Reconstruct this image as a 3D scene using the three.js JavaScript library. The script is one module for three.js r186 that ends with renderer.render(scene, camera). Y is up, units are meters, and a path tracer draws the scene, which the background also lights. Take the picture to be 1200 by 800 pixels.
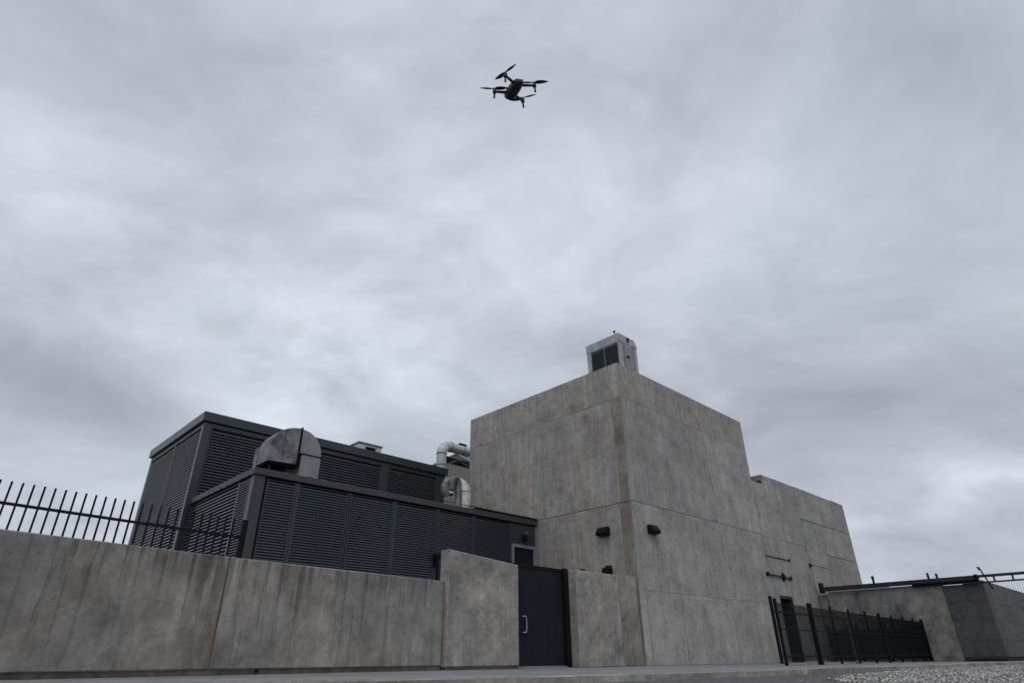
import * as THREE from 'three';
import { RoundedBoxGeometry } from 'three/addons/geometries/RoundedBoxGeometry.js';
import { mergeGeometries } from 'three/addons/utils/BufferGeometryUtils.js';

// ---------------------------------------------------------------- camera, sky, sun, exposure
const scene = new THREE.Scene();
const EYE = new THREE.Vector3(0, 0.2153, 0);
const camera = new THREE.PerspectiveCamera(58.98, 1024 / 682, 0.05, 4000);
camera.position.copy(EYE);
{
  // axes of the camera in the world (right, up, back), the building's long front runs along +x
  const right = new THREE.Vector3(0.72132673, -0.0071966, 0.69255755);
  const up = new THREE.Vector3(-0.31759259, 0.88518133, 0.33998376);
  const back = new THREE.Vector3(-0.61548574, -0.46519052, 0.63621937);
  camera.quaternion.setFromRotationMatrix(new THREE.Matrix4().makeBasis(right, up, back));
}
scene.add(camera);

// value noise on a wrapped lattice
const TABLE = new Float32Array(65536);
{ let s = 12345; for (let i = 0; i < 65536; i++) { s = (Math.imul(s, 1664525) + 1013904223) >>> 0; TABLE[i] = (s >>> 8) / 16777216; } }
function vn(x, y, px, py, seed) {
  const x0 = Math.floor(x), y0 = Math.floor(y); let fx = x - x0, fy = y - y0;
  fx = fx * fx * (3 - 2 * fx); fy = fy * fy * (3 - 2 * fy);
  const xa = ((x0 % px) + px) % px, xb = (xa + 1) % px, ya = ((y0 % py) + py) % py, yb = (ya + 1) % py;
  const h = (a, b) => TABLE[(Math.imul(a, 7919) + Math.imul(b, 104729) + Math.imul(seed, 15485863) ^ Math.imul(a + 17, b + 31)) & 65535];
  const a = h(xa, ya), b = h(xb, ya), c = h(xa, yb), d = h(xb, yb);
  return a + (b - a) * fx + (c - a) * fy + (a - b - c + d) * fx * fy;
}
function fbm(x, y, px, py, seed, oct = 5, gain = 0.5) {
  let s = 0, a = 1, n = 0;
  for (let i = 0; i < oct; i++) { s += a * vn(x, y, px, py, seed + i); n += a; a *= gain; x *= 2; y *= 2; px *= 2; py *= 2; }
  return s / n;
}
const clamp = (x, a = 0, b = 1) => Math.min(b, Math.max(a, x));
const step = (a, b, x) => { const t = clamp((x - a) / (b - a)); return t * t * (3 - 2 * t); };
function rng(seed) { let s = seed >>> 0; return () => { s = (s + 0x6D2B79F5) >>> 0; let t = Math.imul(s ^ (s >>> 15), 1 | s); t = (t + Math.imul(t ^ (t >>> 7), 61 | t)) ^ t; return ((t ^ (t >>> 14)) >>> 0) / 4294967296; }; }

{ // overcast sky: a layered cloud deck, with banks given by compass bearing and height
  const W = 2048, H = 1024, data = new Float32Array(W * H * 4);
  // bearing, height, half-width in bearing, half-width in height, lightness
  const banks = [
    [-94, 32, 9, 6, 0.12], [-62, 26, 14, 7, 0.14], [-46, 34, 12, 5, 0.05], [-70, 17, 7, 3, 0.08], [-6, 10.8, 6, 1.5, 0.22], [2, 8, 9, 1.2, 0.12], [-14, 9.2, 7, 0.8, 0.07],
    [-84, 18.5, 10, 3.2, -0.20], [-55, 17, 6, 2.6, -0.16], [-9, 17, 15, 4.2, -0.19], [-12, 27, 13, 7, -0.09], [-8, 5.5, 14, 2.6, -0.17], [-98, 45, 18, 8, -0.10], [-75, 25, 4, 3, -0.05],
    [-66, 34, 4, 2.2, -0.06], [-38, 27, 6, 2.5, -0.05], [5, 38, 16, 10, -0.09], [-100, 12, 14, 3, -0.05], [-58, 30, 5, 1.2, -0.05], [-86, 10, 10, 2.5, 0.04],
    [40, 20, 18, 6, 0.06], [75, 34, 20, 9, -0.07], [110, 17, 20, 5, 0.05], [150, 30, 25, 8, -0.06], [190, 18, 24, 6, 0.06], [230, 30, 20, 8, -0.05],
  ];
  const N = 4096;
  for (let j = 0; j < H; j++) {
    const el = ((j + 0.5) / H - 0.5) * Math.PI, sy = Math.sin(el), cy = Math.cos(el), eld = el * 180 / Math.PI;
    for (let i = 0; i < W; i++) {
      const az = ((i + 0.5) / W - 0.5) * 2 * Math.PI, azd = az * 180 / Math.PI;
      const k = (j * W + i) * 4;
      const e = Math.max(sy, 0.0);
      const q = 1 / (e + 0.36), x = Math.cos(az) * cy * q * 2.5 + 400, y = Math.sin(az) * cy * q * 2.5 + 400;
      // long rolls of cloud drawn out one way, warped so that they do not read as stripes
      const wx = fbm(x * 0.8, y * 0.8, N, N, 3, 3) - 0.5, wy = fbm(x * 0.8, y * 0.8, N, N, 9, 3) - 0.5;
      const u = (x * 0.83 + y * 0.56) + wx * 0.5, v = (-x * 0.56 + y * 0.83) + wy * 0.5;
      const big = fbm(u * 0.85, v * 1.15, N, N, 21, 6, 0.52) - 0.5;
      const fine = fbm(u * 2.8, v * 3.5, N, N, 41, 5, 0.6) - 0.5, wisp = 0.5 - Math.abs(fbm(u * 1.7 + 2 * wx, v * 2.4 + 2 * wy, N, N, 71, 6, 0.58) - 0.5) * 2.6;
      let L = 0.468 + 0.22 * big + 0.18 * fine + 0.055 * wisp;
      let b = 0;
      for (const [ba, be, wa, we, s] of banks) {
        let da = azd + wx * 9 - ba; da = ((da + 540) % 360) - 180;
        const de = eld + wy * 5 - be, d = (da / wa) ** 2 + (de / we) ** 2;
        if (d < 6) b += s * Math.exp(-d) * (0.75 + 1.1 * (fine + 0.25 * big));
      }
      L = clamp(L + 0.9 * b, 0.27, 0.78);
      if (sy < 0) L *= 0.35;
      // thin deck shows a trace of blue, thick deck a trace of violet grey
      const t = clamp((L - 0.3) / 0.4), c = fbm(u * 0.45, v * 0.6, N, N, 61, 3);
      data[k] = L * (0.862 + 0.048 * t - 0.06 * (c - 0.5)); data[k + 1] = L * (0.950 + 0.016 * t + 0.03 * (c - 0.5)); data[k + 2] = L * (1.115 - 0.045 * t + 0.02 * (c - 0.5)); data[k + 3] = 1;
    }
  }
  const sky = new THREE.DataTexture(data, W, H, THREE.RGBAFormat, THREE.FloatType);
  sky.mapping = THREE.EquirectangularReflectionMapping; sky.magFilter = THREE.LinearFilter; sky.minFilter = THREE.LinearFilter; sky.needsUpdate = true;
  scene.background = sky; scene.environment = sky;
}
const sun = new THREE.DirectionalLight(0xfff6ea, 0.55);
sun.position.set(-9, 40, 12); sun.target.position.set(14, 0, -12);
sun.castShadow = true; sun.shadow.radius = 45; sun.shadow.mapSize.set(2048, 2048);
Object.assign(sun.shadow.camera, { left: -40, right: 40, top: 40, bottom: -40, near: 1, far: 120 });
scene.add(sun, sun.target);

const renderer = new THREE.WebGLRenderer({ antialias: true });
renderer.setSize(1024, 682);
renderer.toneMapping = THREE.LinearToneMapping;
renderer.toneMappingExposure = 1.26;
renderer.shadowMap.enabled = true;

// ---------------------------------------------------------------- helpers
const used = {};
function numbered(n) { const k = used[n] = (used[n] ?? -1) + 1; return k ? `${n}_${String(k).padStart(3, '0')}` : n; }
function mesh(name, geo, mat, parent) {
  const m = new THREE.Mesh(geo, mat); m.name = name; m.castShadow = m.receiveShadow = true; parent.add(m); return m;
}
function thing(name, label, category, base, group) {           // children are given in world positions and moved to the base
  const o = new THREE.Group(); o.name = numbered(name); o.position.set(...base); o.userData = { label, category };
  if (group) o.userData.group = group;
  scene.add(o); return o;
}
const root = o => { while (o.parent && o.parent !== scene) o = o.parent; return o; };
function part(name, geo, mat, parent) {                          // geo in world coordinates
  const b = root(parent).position; geo.translate(-b.x, -b.y, -b.z);
  return mesh(name, geo, mat, parent);
}
function structure(name, geo, mat) { const m = mesh(name, geo, mat, scene); m.userData.kind = 'structure'; return m; }
// planar uv in metres, chosen by the way each face points
function metreUV(g, size = 5, ox = 0, oy = 0, sizeY = size) {
  g = g.index ? g.toNonIndexed() : g; const p = g.attributes.position, n = g.attributes.normal, uv = new Float32Array(p.count * 2);
  for (let i = 0; i < p.count; i += 3) {
    const ax = Math.abs(n.getX(i) + n.getX(i + 1) + n.getX(i + 2)), ay = Math.abs(n.getY(i) + n.getY(i + 1) + n.getY(i + 2)), az = Math.abs(n.getZ(i) + n.getZ(i + 1) + n.getZ(i + 2));
    for (let j = i; j < i + 3; j++) {
      const x = p.getX(j), y = p.getY(j), z = p.getZ(j);
      let a, b; if (ay > ax && ay > az) { a = x; b = z; } else if (ax > az) { a = z; b = y; } else { a = x; b = y; }
      uv[2 * j] = a / size + ox; uv[2 * j + 1] = b / sizeY + oy;
    }
  }
  g.setAttribute('uv', new THREE.BufferAttribute(uv, 2)); return g;
}
function bx(x0, x1, y0, y1, z0, z1) { const g = new THREE.BoxGeometry(Math.abs(x1 - x0), Math.abs(y1 - y0), Math.abs(z1 - z0)); g.translate((x0 + x1) / 2, (y0 + y1) / 2, (z0 + z1) / 2); return g; }
function rbx(x0, x1, y0, y1, z0, z1, r = 0.012, seg = 1) { const g = new RoundedBoxGeometry(Math.abs(x1 - x0), Math.abs(y1 - y0), Math.abs(z1 - z0), seg, r); g.translate((x0 + x1) / 2, (y0 + y1) / 2, (z0 + z1) / 2); return g; }
function cyl(r, h, x, y, z, seg = 16, r2 = r) { const g = new THREE.CylinderGeometry(r2, r, h, seg); g.translate(x, y, z); return g; }
function bar(a, b, r, seg = 8) { // round bar between two points
  const A = new THREE.Vector3(...a), B = new THREE.Vector3(...b), g = new THREE.CylinderGeometry(r, r, A.distanceTo(B), seg);
  g.applyQuaternion(new THREE.Quaternion().setFromUnitVectors(new THREE.Vector3(0, 1, 0), B.clone().sub(A).normalize()));
  g.translate((a[0] + b[0]) / 2, (a[1] + b[1]) / 2, (a[2] + b[2]) / 2); return g;
}
function tube(pts, r, seg = 40, rs = 20) { return new THREE.TubeGeometry(new THREE.CatmullRomCurve3(pts.map(p => new THREE.Vector3(...p)), false, 'centripetal'), seg, r, rs, false); }
function prism(pts, z0, z1, bevel = 0.01) { // outline in x-y, run along z
  const s = new THREE.Shape(pts.map(p => new THREE.Vector2(...p)));
  const g = new THREE.ExtrudeGeometry(s, { depth: Math.abs(z1 - z0) - 2 * bevel, bevelEnabled: bevel > 0, bevelSize: bevel, bevelThickness: bevel, bevelOffset: -bevel, bevelSegments: 1, curveSegments: 16 });
  g.translate(0, 0, Math.min(z0, z1) + bevel); return g;
}
function merge(list) { return mergeGeometries(list.map(g => { g = g.index ? g.toNonIndexed() : g; if (!g.attributes.uv) g.setAttribute('uv', new THREE.BufferAttribute(new Float32Array(g.attributes.position.count * 2), 2)); return g; })); }

// ---------------------------------------------------------------- procedural materials
const enc = c => { c = clamp(c); return 255 * (c <= 0.0031308 ? 12.92 * c : 1.055 * c ** (1 / 2.4) - 0.055); };
function tex(W, H, fn, srgb = true) {
  const d = new Uint8Array(W * H * 4), o = [0, 0, 0];
  for (let j = 0; j < H; j++) for (let i = 0; i < W; i++) {
    fn((i + 0.5) / W, (j + 0.5) / H, o); const k = (j * W + i) * 4;
    if (srgb) { d[k] = enc(o[0]); d[k + 1] = enc(o[1]); d[k + 2] = enc(o[2]); } else { d[k] = d[k + 1] = d[k + 2] = 255 * clamp(o[0]); }
    d[k + 3] = 255;
  }
  const t = new THREE.DataTexture(d, W, H); t.wrapS = t.wrapT = THREE.RepeatWrapping; t.magFilter = THREE.LinearFilter; t.minFilter = THREE.LinearMipmapLinearFilter; t.generateMipmaps = true; t.anisotropy = 8;
  if (srgb) t.colorSpace = THREE.SRGBColorSpace; t.needsUpdate = true; return t;
}
const mix3 = (o, a, b, t) => { for (let i = 0; i < 3; i++) o[i] = a[i] + (b[i] - a[i]) * t; };
// 5 m of board-marked concrete: mottle, vertical water streaks, board lines, grain, blow holes
function concreteTexture(seed, A, B, { streak = 0.3, mottle = 0.5, board = 0.05, N = 1024 } = {}) {
  const R = rng(seed * 77 + 5);
  const t = tex(N, N, (u, v, o) => {
    const m = fbm(u * 6, v * 7, 6, 7, seed, 8, 0.74), w = fbm(u * 6 + 0.3 * m, v * 4, 6, 4, seed + 11, 5, 0.6);
    const st = fbm(u * 60, v * 3, 60, 3, seed + 23, 4, 0.65), where = step(0.40, 0.64, fbm(u * 7, v * 3, 7, 3, seed + 31, 4));
    const fine = fbm(u * 110, v * 90, 110, 90, seed + 41, 3, 0.75);
    const hz = fbm(u * 9, v * 90, 9, 90, seed + 51, 3, 0.6) - 0.5, vt = fbm(u * 100, v * 7, 100, 7, seed + 53, 3, 0.6) - 0.5;   // grain of the boards
    mix3(o, A, B, step(0.36, 0.64, w));
    let k = 1 + mottle * (m - 0.5) * 2.3 + board * (hz * 1.0 + vt * 0.75) + 0.36 * (fine - 0.5) + (R() - 0.5) * 0.12;
    k *= 1 - streak * where * step(0.5, 0.68, st);
    const pale = step(0.56, 0.70, fbm(u * 44, v * 2, 44, 2, seed + 63, 4, 0.6)); k *= 1 + 0.8 * streak * (1 - where) * pale;
    const scab = step(0.60, 0.66, fbm(u * 22, v * 18, 22, 18, seed + 81, 5, 0.6)); k *= 1 - 0.14 * scab;
    const hx = u * 64, hy = v * 64, cx = Math.floor(hx), cy = Math.floor(hy), h = TABLE[(cx * 911 + cy * 7577 + seed * 333) & 65535];   // blow holes
    if (h > 0.975) { const dx = hx - cx - 0.5, dy = hy - cy - 0.5; if (dx * dx + dy * dy < 0.02 + 0.06 * (h - 0.975) / 0.025) k *= 0.5; }
    for (let i = 0; i < 3; i++) o[i] *= k;
  });
  return t;
}
const grainBump = tex(512, 512, (u, v, o) => { o[0] = 0.55 * fbm(u * 12, v * 12, 12, 12, 5, 6, 0.6) + 0.45 * fbm(u * 120, v * 120, 120, 120, 15, 2); if (vn(u * 160, v * 160, 160, 160, 99) > 0.975) o[0] -= 0.35; }, false);
function concrete(map, bump = 0.006) { return new THREE.MeshStandardMaterial({ map, roughness: 0.88, bumpMap: grainBump, bumpScale: bump }); }
const tA = concreteTexture(1, [0.336, 0.313, 0.282], [0.318, 0.301, 0.279], { streak: 0.20, mottle: 0.42, board: 0.18 });
const tB = concreteTexture(2, [0.348, 0.333, 0.314], [0.344, 0.323, 0.297], { streak: 0.20, mottle: 0.36, board: 0.16 });
const tC = concreteTexture(3, [0.235, 0.214, 0.182], [0.262, 0.246, 0.220], { streak: 0.24, mottle: 0.7, board: 0.06 });
const tD = concreteTexture(4, [0.314, 0.287, 0.249], [0.286, 0.268, 0.248], { streak: 0.18, mottle: 0.8, board: 0.10 });
const tE = concreteTexture(5, [0.185, 0.184, 0.184], [0.205, 0.199, 0.189], { streak: 0.15, mottle: 0.9, board: 0.06 });
const tF = concreteTexture(6, [0.215, 0.220, 0.228], [0.250, 0.250, 0.252], { streak: 0.08, mottle: 0.4, board: 0.02 });
const cPale = concrete(concreteTexture(7, [0.335, 0.325, 0.305], [0.31, 0.302, 0.285], { streak: 0.1, mottle: 0.9, board: 0.05, N: 512 }));
const cWing = concrete(concreteTexture(8, [0.326, 0.314, 0.298], [0.316, 0.300, 0.278], { streak: 0.22, mottle: 0.36, board: 0.16 }));
const cTowerLeft = concrete(tA), cTowerFront = concrete(tB), cStained = concrete(tC), cPier = concrete(tD, 0.01), cDarkWall = concrete(tE), cPave = concrete(tF);
// the long boundary wall: 12.5 m by 2.1 m, rust by its joint, runs below its top, patches of blue-grey form release
const wallTexture = tex(2048, 512, (u, v, o) => {
  const X = -3 + u * 12.5, Y = v * 2.1, top = 2.01 - 0.0187 * (X - 0.93) - Y;
  const m = fbm(X * 1.1 + 40, Y * 1.1 + 40, 900, 900, 7, 7, 0.64), w = fbm(X * 0.75 + 30 + 0.6 * m, Y * 0.55 + 20, 900, 900, 19, 4, 0.5);
  const st = fbm(X * 13 + 50, Y * 0.7 + 3 + m, 900, 900, 29, 4, 0.6), fine = fbm(X * 26 + 20, Y * 22 + 20, 900, 900, 37, 4, 0.6);
  mix3(o, [0.262, 0.241, 0.211], [0.242, 0.229, 0.215], step(0.40, 0.62, w));
  let k = 1 + 0.75 * (m - 0.5) + 0.3 * (fine - 0.5);
  const len = 2.2 * fbm(X * 3.1 + 9, 4.5, 900, 900, 47, 4, 0.6) - 0.62;             // how far each run of dirt reaches
  k *= 1 - 0.32 * step(0.48, 0.62, st) * step(-0.12, 0.30, len - top + 0.5 * (fine - 0.5));
  k *= 1 - 0.22 * step(0.60, 0.72, st); k *= 1 + 0.75 * (fbm(X * 6 + 7, Y * 5 + 7, 900, 900, 91, 6, 0.75) - 0.5);
  k *= 1 + 0.16 * step(0.56, 0.7, fbm(X * 7 + 5, Y * 0.9, 900, 900, 83, 3));
  const patch = fbm(X * 2.3 + 60, Y * 3 + 9, 900, 900, 57, 4); k *= 1 - 0.16 * step(0.52, 0.68, patch + 0.5 * (fine - 0.5));
  for (let i = 0; i < 3; i++) o[i] *= k;
  const rust = step(0.42, 0.6, fbm(X * 9 + 3, Y * 1.5 + 8, 900, 900, 67, 4)) * (Math.abs(X - 4.2) < 0.16 + 0.1 * st ? 1 : 0) + 0.7 * step(0.62, 0.74, fbm(X * 2.2 + 8, Y * 0.8 + 1, 900, 900, 77, 4));
  if (rust > 0) { const a = 0.6 * clamp(rust); o[0] += (0.150 * k - o[0]) * a; o[1] += (0.116 * k - o[1]) * a; o[2] += (0.082 * k - o[2]) * a; }
});
const cWall = concrete(wallTexture, 0.008); cWall.bumpMap = grainBump.clone(); cWall.bumpMap.repeat.set(2.5, 0.42); cWall.bumpMap.needsUpdate = true;
const paintTexture = (c, seed, amount = 0.3) => tex(512, 512, (u, v, o) => {
  const m = fbm(u * 5, v * 5, 5, 5, seed, 5), s = fbm(u * 40, v * 3, 40, 3, seed + 9, 4), f = fbm(u * 60, v * 60, 60, 60, seed + 19, 3);
  const k = 1 + amount * (m - 0.5) + amount * 0.8 * (s - 0.5) + amount * 0.6 * (f - 0.5); for (let i = 0; i < 3; i++) o[i] = c[i] * k;
});
const paint = (c, seed, rough, amount, extra = {}) => new THREE.MeshPhysicalMaterial({ map: paintTexture(c, seed, amount), roughness: rough, ...extra });
const mLouvre = paint([0.063, 0.072, 0.092], 101, 0.30, 0.5);
const mLouvreB = paint([0.069, 0.077, 0.096], 102, 0.27, 0.5);
const mFrame = paint([0.031, 0.036, 0.045], 103, 0.34, 0.4);
const mCap = paint([0.044, 0.046, 0.050], 104, 0.5, 0.6);
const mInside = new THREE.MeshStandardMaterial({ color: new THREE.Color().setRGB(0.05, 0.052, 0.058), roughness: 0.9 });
const mBlack = paint([0.007, 0.007, 0.008], 105, 0.7, 0.5, { specularIntensity: 0.35 });
const mGate = paint([0.0125, 0.0150, 0.0195], 106, 0.7, 0.5, { specularIntensity: 0.3 });
const mFence = paint([0.005, 0.0055, 0.008], 107, 0.65, 0.4, { specularIntensity: 0.35 });
const mGalv = new THREE.MeshStandardMaterial({ map: tex(512, 512, (u, v, o) => { const m = fbm(u * 6, v * 6, 6, 6, 201, 5, 0.6), s = vn(u * 60, v * 60, 60, 60, 203), k = 0.165 + 0.36 * (m - 0.5) + 0.08 * (s - 0.5); o[0] = k * 0.97; o[1] = k; o[2] = k * 1.05; }), roughness: 0.5, metalness: 0.35 });
const mDuct = new THREE.MeshStandardMaterial({ map: tex(512, 512, (u, v, o) => { const m = fbm(u * 9, v * 5, 9, 5, 211, 5, 0.6), k = 0.60 + 0.6 * (m - 0.5); o[0] = k * 0.98; o[1] = k; o[2] = k * 1.02; }), roughness: 0.6, metalness: 0.2 });
const mDuctDark = paint([0.13, 0.12, 0.105], 213, 0.6, 0.6);
const mCowl = paint([0.225, 0.23, 0.24], 116, 0.5, 0.5);
const mUnit = paint([0.36, 0.39, 0.40], 108, 0.5, 0.8);
const mUnitDark = paint([0.22, 0.235, 0.24], 109, 0.5, 0.4);
const mWhite = paint([0.55, 0.56, 0.58], 110, 0.5, 0.3);
const mBeige = paint([0.25, 0.235, 0.20], 111, 0.75, 0.4);
const mLightFrame = paint([0.20, 0.205, 0.215], 112, 0.45, 0.3);
const mSteel = new THREE.MeshStandardMaterial({ color: new THREE.Color().setRGB(0.55, 0.55, 0.56), roughness: 0.3, metalness: 0.9 });
const mRail = paint([0.026, 0.026, 0.029], 113, 0.6, 0.4, { specularIntensity: 0.6 });
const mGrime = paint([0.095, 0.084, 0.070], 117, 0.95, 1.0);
const pours = new Map();
function pour(m, k) { const i = Math.round((0.90 + 0.19 * k) * 20) / 20, key = m.uuid + i; if (!pours.has(key)) { const c = m.clone(); c.color.setRGB(i, i * (0.985 + 0.03 * ((k * 7) % 1)), i); pours.set(key, c); } return pours.get(key); }
const mSealant = paint([0.05, 0.047, 0.042], 115, 0.9, 0.4);
const mPost = paint([0.24, 0.24, 0.25], 114, 0.5, 0.4);

// ---------------------------------------------------------------- ground, road, pavement, gravel
const KERB = new THREE.CatmullRomCurve3([[-30, -8.9], [-6, -8.8], [1.2, -8.65], [3.6, -7.6], [4.96, -7.0], [6.35, -6.6], [8.7, -6.12], [12, -5.78], [16.4, -5.55], [23.3, -5.25], [31, -5.0], [60, -4.4]].map(([x, z]) => new THREE.Vector3(x, 0, z)), false, 'centripetal');
function sheet(pts, y, mat, name) {
  const g = new THREE.ShapeGeometry(new THREE.Shape(pts.map(([x, z]) => new THREE.Vector2(x, -z)))); g.rotateX(-Math.PI / 2); g.translate(0, y, 0);
  const p = g.attributes.position, uv = g.attributes.uv; for (let i = 0; i < p.count; i++) uv.setXY(i, p.getX(i) / 4, p.getZ(i) / 4);
  return structure(name, g, mat);
}
const asphaltTexture = tex(1024, 1024, (u, v, o) => { const m = fbm(u * 5, v * 5, 5, 5, 301, 5), f = fbm(u * 180, v * 180, 180, 180, 311, 2), k = 0.085 + 0.05 * (m - 0.5) + 0.09 * (f - 0.5) + (f > 0.66 ? 0.07 : 0); o[0] = k; o[1] = k; o[2] = k * 1.04; });
const mAsphalt = new THREE.MeshStandardMaterial({ map: asphaltTexture, roughness: 0.9, bumpMap: grainBump, bumpScale: 0.006 });
const gravelTexture = tex(1024, 1024, (u, v, o) => { const f = fbm(u * 110, v * 110, 110, 110, 321, 3, 0.6), m = fbm(u * 8, v * 8, 8, 8, 331, 4), k = 0.26 + 0.5 * (f - 0.5) + 0.2 * (m - 0.5); o[0] = k * 1.0; o[1] = k * 0.97; o[2] = k * 0.93; });
const mGravel = new THREE.MeshStandardMaterial({ map: gravelTexture, roughness: 0.95 });
const mEarth = new THREE.MeshStandardMaterial({ map: gravelTexture, color: new THREE.Color().setRGB(0.5, 0.48, 0.42), roughness: 0.95 });
sheet([[-1500, -1500], [1500, -1500], [1500, 1500], [-1500, 1500]], -0.10, mEarth, 'ground');
sheet([[-60, -9.2], [60, -9.2], [60, 14], [-60, 14]], -0.094, mAsphalt, 'road');
const GRAVEL = [[7.0, 3.5], [7.6, -0.6], [9.2, -3.3], [10.6, -4.2], [13, -4.72], [17, -5.06], [22, -4.98], [28, -4.7], [44, -4.2], [44, 3.5]];
sheet(GRAVEL, -0.088, mGravel, 'gravel_bed');
{ // loose stones, past counting
  const R = rng(4242), count = 70000, g = new THREE.DodecahedronGeometry(1, 0), m = new THREE.InstancedMesh(g, new THREE.MeshStandardMaterial({ color: 0xffffff, roughness: 0.9 }), count);
  m.name = 'gravel'; m.userData = { label: 'pale loose gravel beside the asphalt near the camera', category: 'gravel', kind: 'stuff' };
  const shape = new THREE.Shape(GRAVEL.map(([x, z]) => new THREE.Vector2(x, z))).getPoints(), M = new THREE.Matrix4(), q = new THREE.Quaternion(), e = new THREE.Euler(), c = new THREE.Color();
  const inside = (x, z) => { let r = false; for (let i = 0, j = shape.length - 1; i < shape.length; j = i++) { const a = shape[i], b = shape[j]; if ((a.y > z) !== (b.y > z) && x < (b.x - a.x) * (z - a.y) / (b.y - a.y) + a.x) r = !r; } return r; };
  let n = 0;
  while (n < count) {
    const x = 7 + 29 * R() ** 1.35, z = -5.2 + 7.0 * R() ** 1.3, stray = R() < 0.05;
    const jx = (R() - 0.5) * (stray ? 1.4 : 0.25), jz = stray ? -R() * 0.35 : (R() - 0.5) * 0.16;
    if (!inside(x + jx, z + 0.02)) { R(); continue; }
    const zz = Math.max(z + jz, -5.15), r = (0.0055 + 0.011 * R() ** 2) * (R() < 0.03 ? 1.7 : 1);
    e.set(R() * 6, R() * 6, R() * 6); q.setFromEuler(e); M.compose(new THREE.Vector3(x, -0.088 + r * 0.35, zz), q, new THREE.Vector3(r * (0.8 + 0.6 * R()), r * (0.55 + 0.4 * R()), r));
    m.setMatrixAt(n, M); const t = 0.07 + 0.62 * R() ** 1.5; c.setRGB(t, t * (0.95 + 0.04 * R()), t * (0.88 + 0.1 * R())); m.setColorAt(n, c); n++;
  }
  m.castShadow = m.receiveShadow = true; scene.add(m);
}
{ // pavement slab behind the kerb stones, laid in bays
  const pts = KERB.getSpacedPoints(140), back = -12.9;
  const pave = thing('pavement', undefined, undefined, [0, 0, 0]); pave.userData = { kind: 'structure' };
  const R = rng(8), bays = 26;
  for (let b = 0; b < bays; b++) {
    const a = Math.round(b * 140 / bays), c = Math.round((b + 1) * 140 / bays), seg = pts.slice(a, c + 1);
    if (seg[seg.length - 1].x < -8 || seg[0].x > 50) continue;
    const inner = seg.map(p => [p.x, p.z - 0.16]); const gap = 0.006; inner[0][0] += gap; inner[inner.length - 1][0] -= gap;
    const outline = [...inner, [inner[inner.length - 1][0], back], [inner[0][0], back]];
    const s = new THREE.Shape(outline.map(([x, z]) => new THREE.Vector2(x, -z)));
    const g = new THREE.ExtrudeGeometry(s, { depth: 0.09, bevelEnabled: true, bevelSize: 0.006, bevelThickness: 0.006, bevelOffset: -0.006, bevelSegments: 1 }); g.rotateX(-Math.PI / 2); g.translate(0, -0.098, 0);
    mesh('slab', metreUV(g, 5, R(), R()), cPave, pave);
  }
  const kerb = thing('kerb', undefined, undefined, [0, 0, 0]); kerb.userData = { kind: 'structure' };
  for (let b = 0; b < 35; b++) {
    const seg = pts.slice(b * 4, b * 4 + 5); if (seg[4].x < -8 || seg[0].x > 50) continue;
    const front = seg.map(p => [p.x, p.z]), rear = seg.map(p => [p.x, p.z - 0.148]).reverse(); front[0][0] += 0.004; front[4][0] -= 0.004; rear[4][0] += 0.004; rear[0][0] -= 0.004;
    const s = new THREE.Shape([...front, ...rear].map(([x, z]) => new THREE.Vector2(x, -z)));
    const g = new THREE.ExtrudeGeometry(s, { depth: 0.13, bevelEnabled: true, bevelSize: 0.012, bevelThickness: 0.012, bevelOffset: -0.012, bevelSegments: 1 }); g.rotateX(-Math.PI / 2); g.translate(0, -0.14, 0);
    mesh('kerb_stone', metreUV(g, 5, R(), R()), b % 4 === 1 ? cStained : cPier, kerb);
  }
}
{ // filled yard behind the boundary wall that the plant stands on
  const yard = structure('yard', metreUV(merge([bx(-12, 11.6, -0.09, 1.55, -40, -13.0), bx(11.6, 17.0, -0.09, 1.55, -40, -15.2)]), 5), cPave);
}

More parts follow.
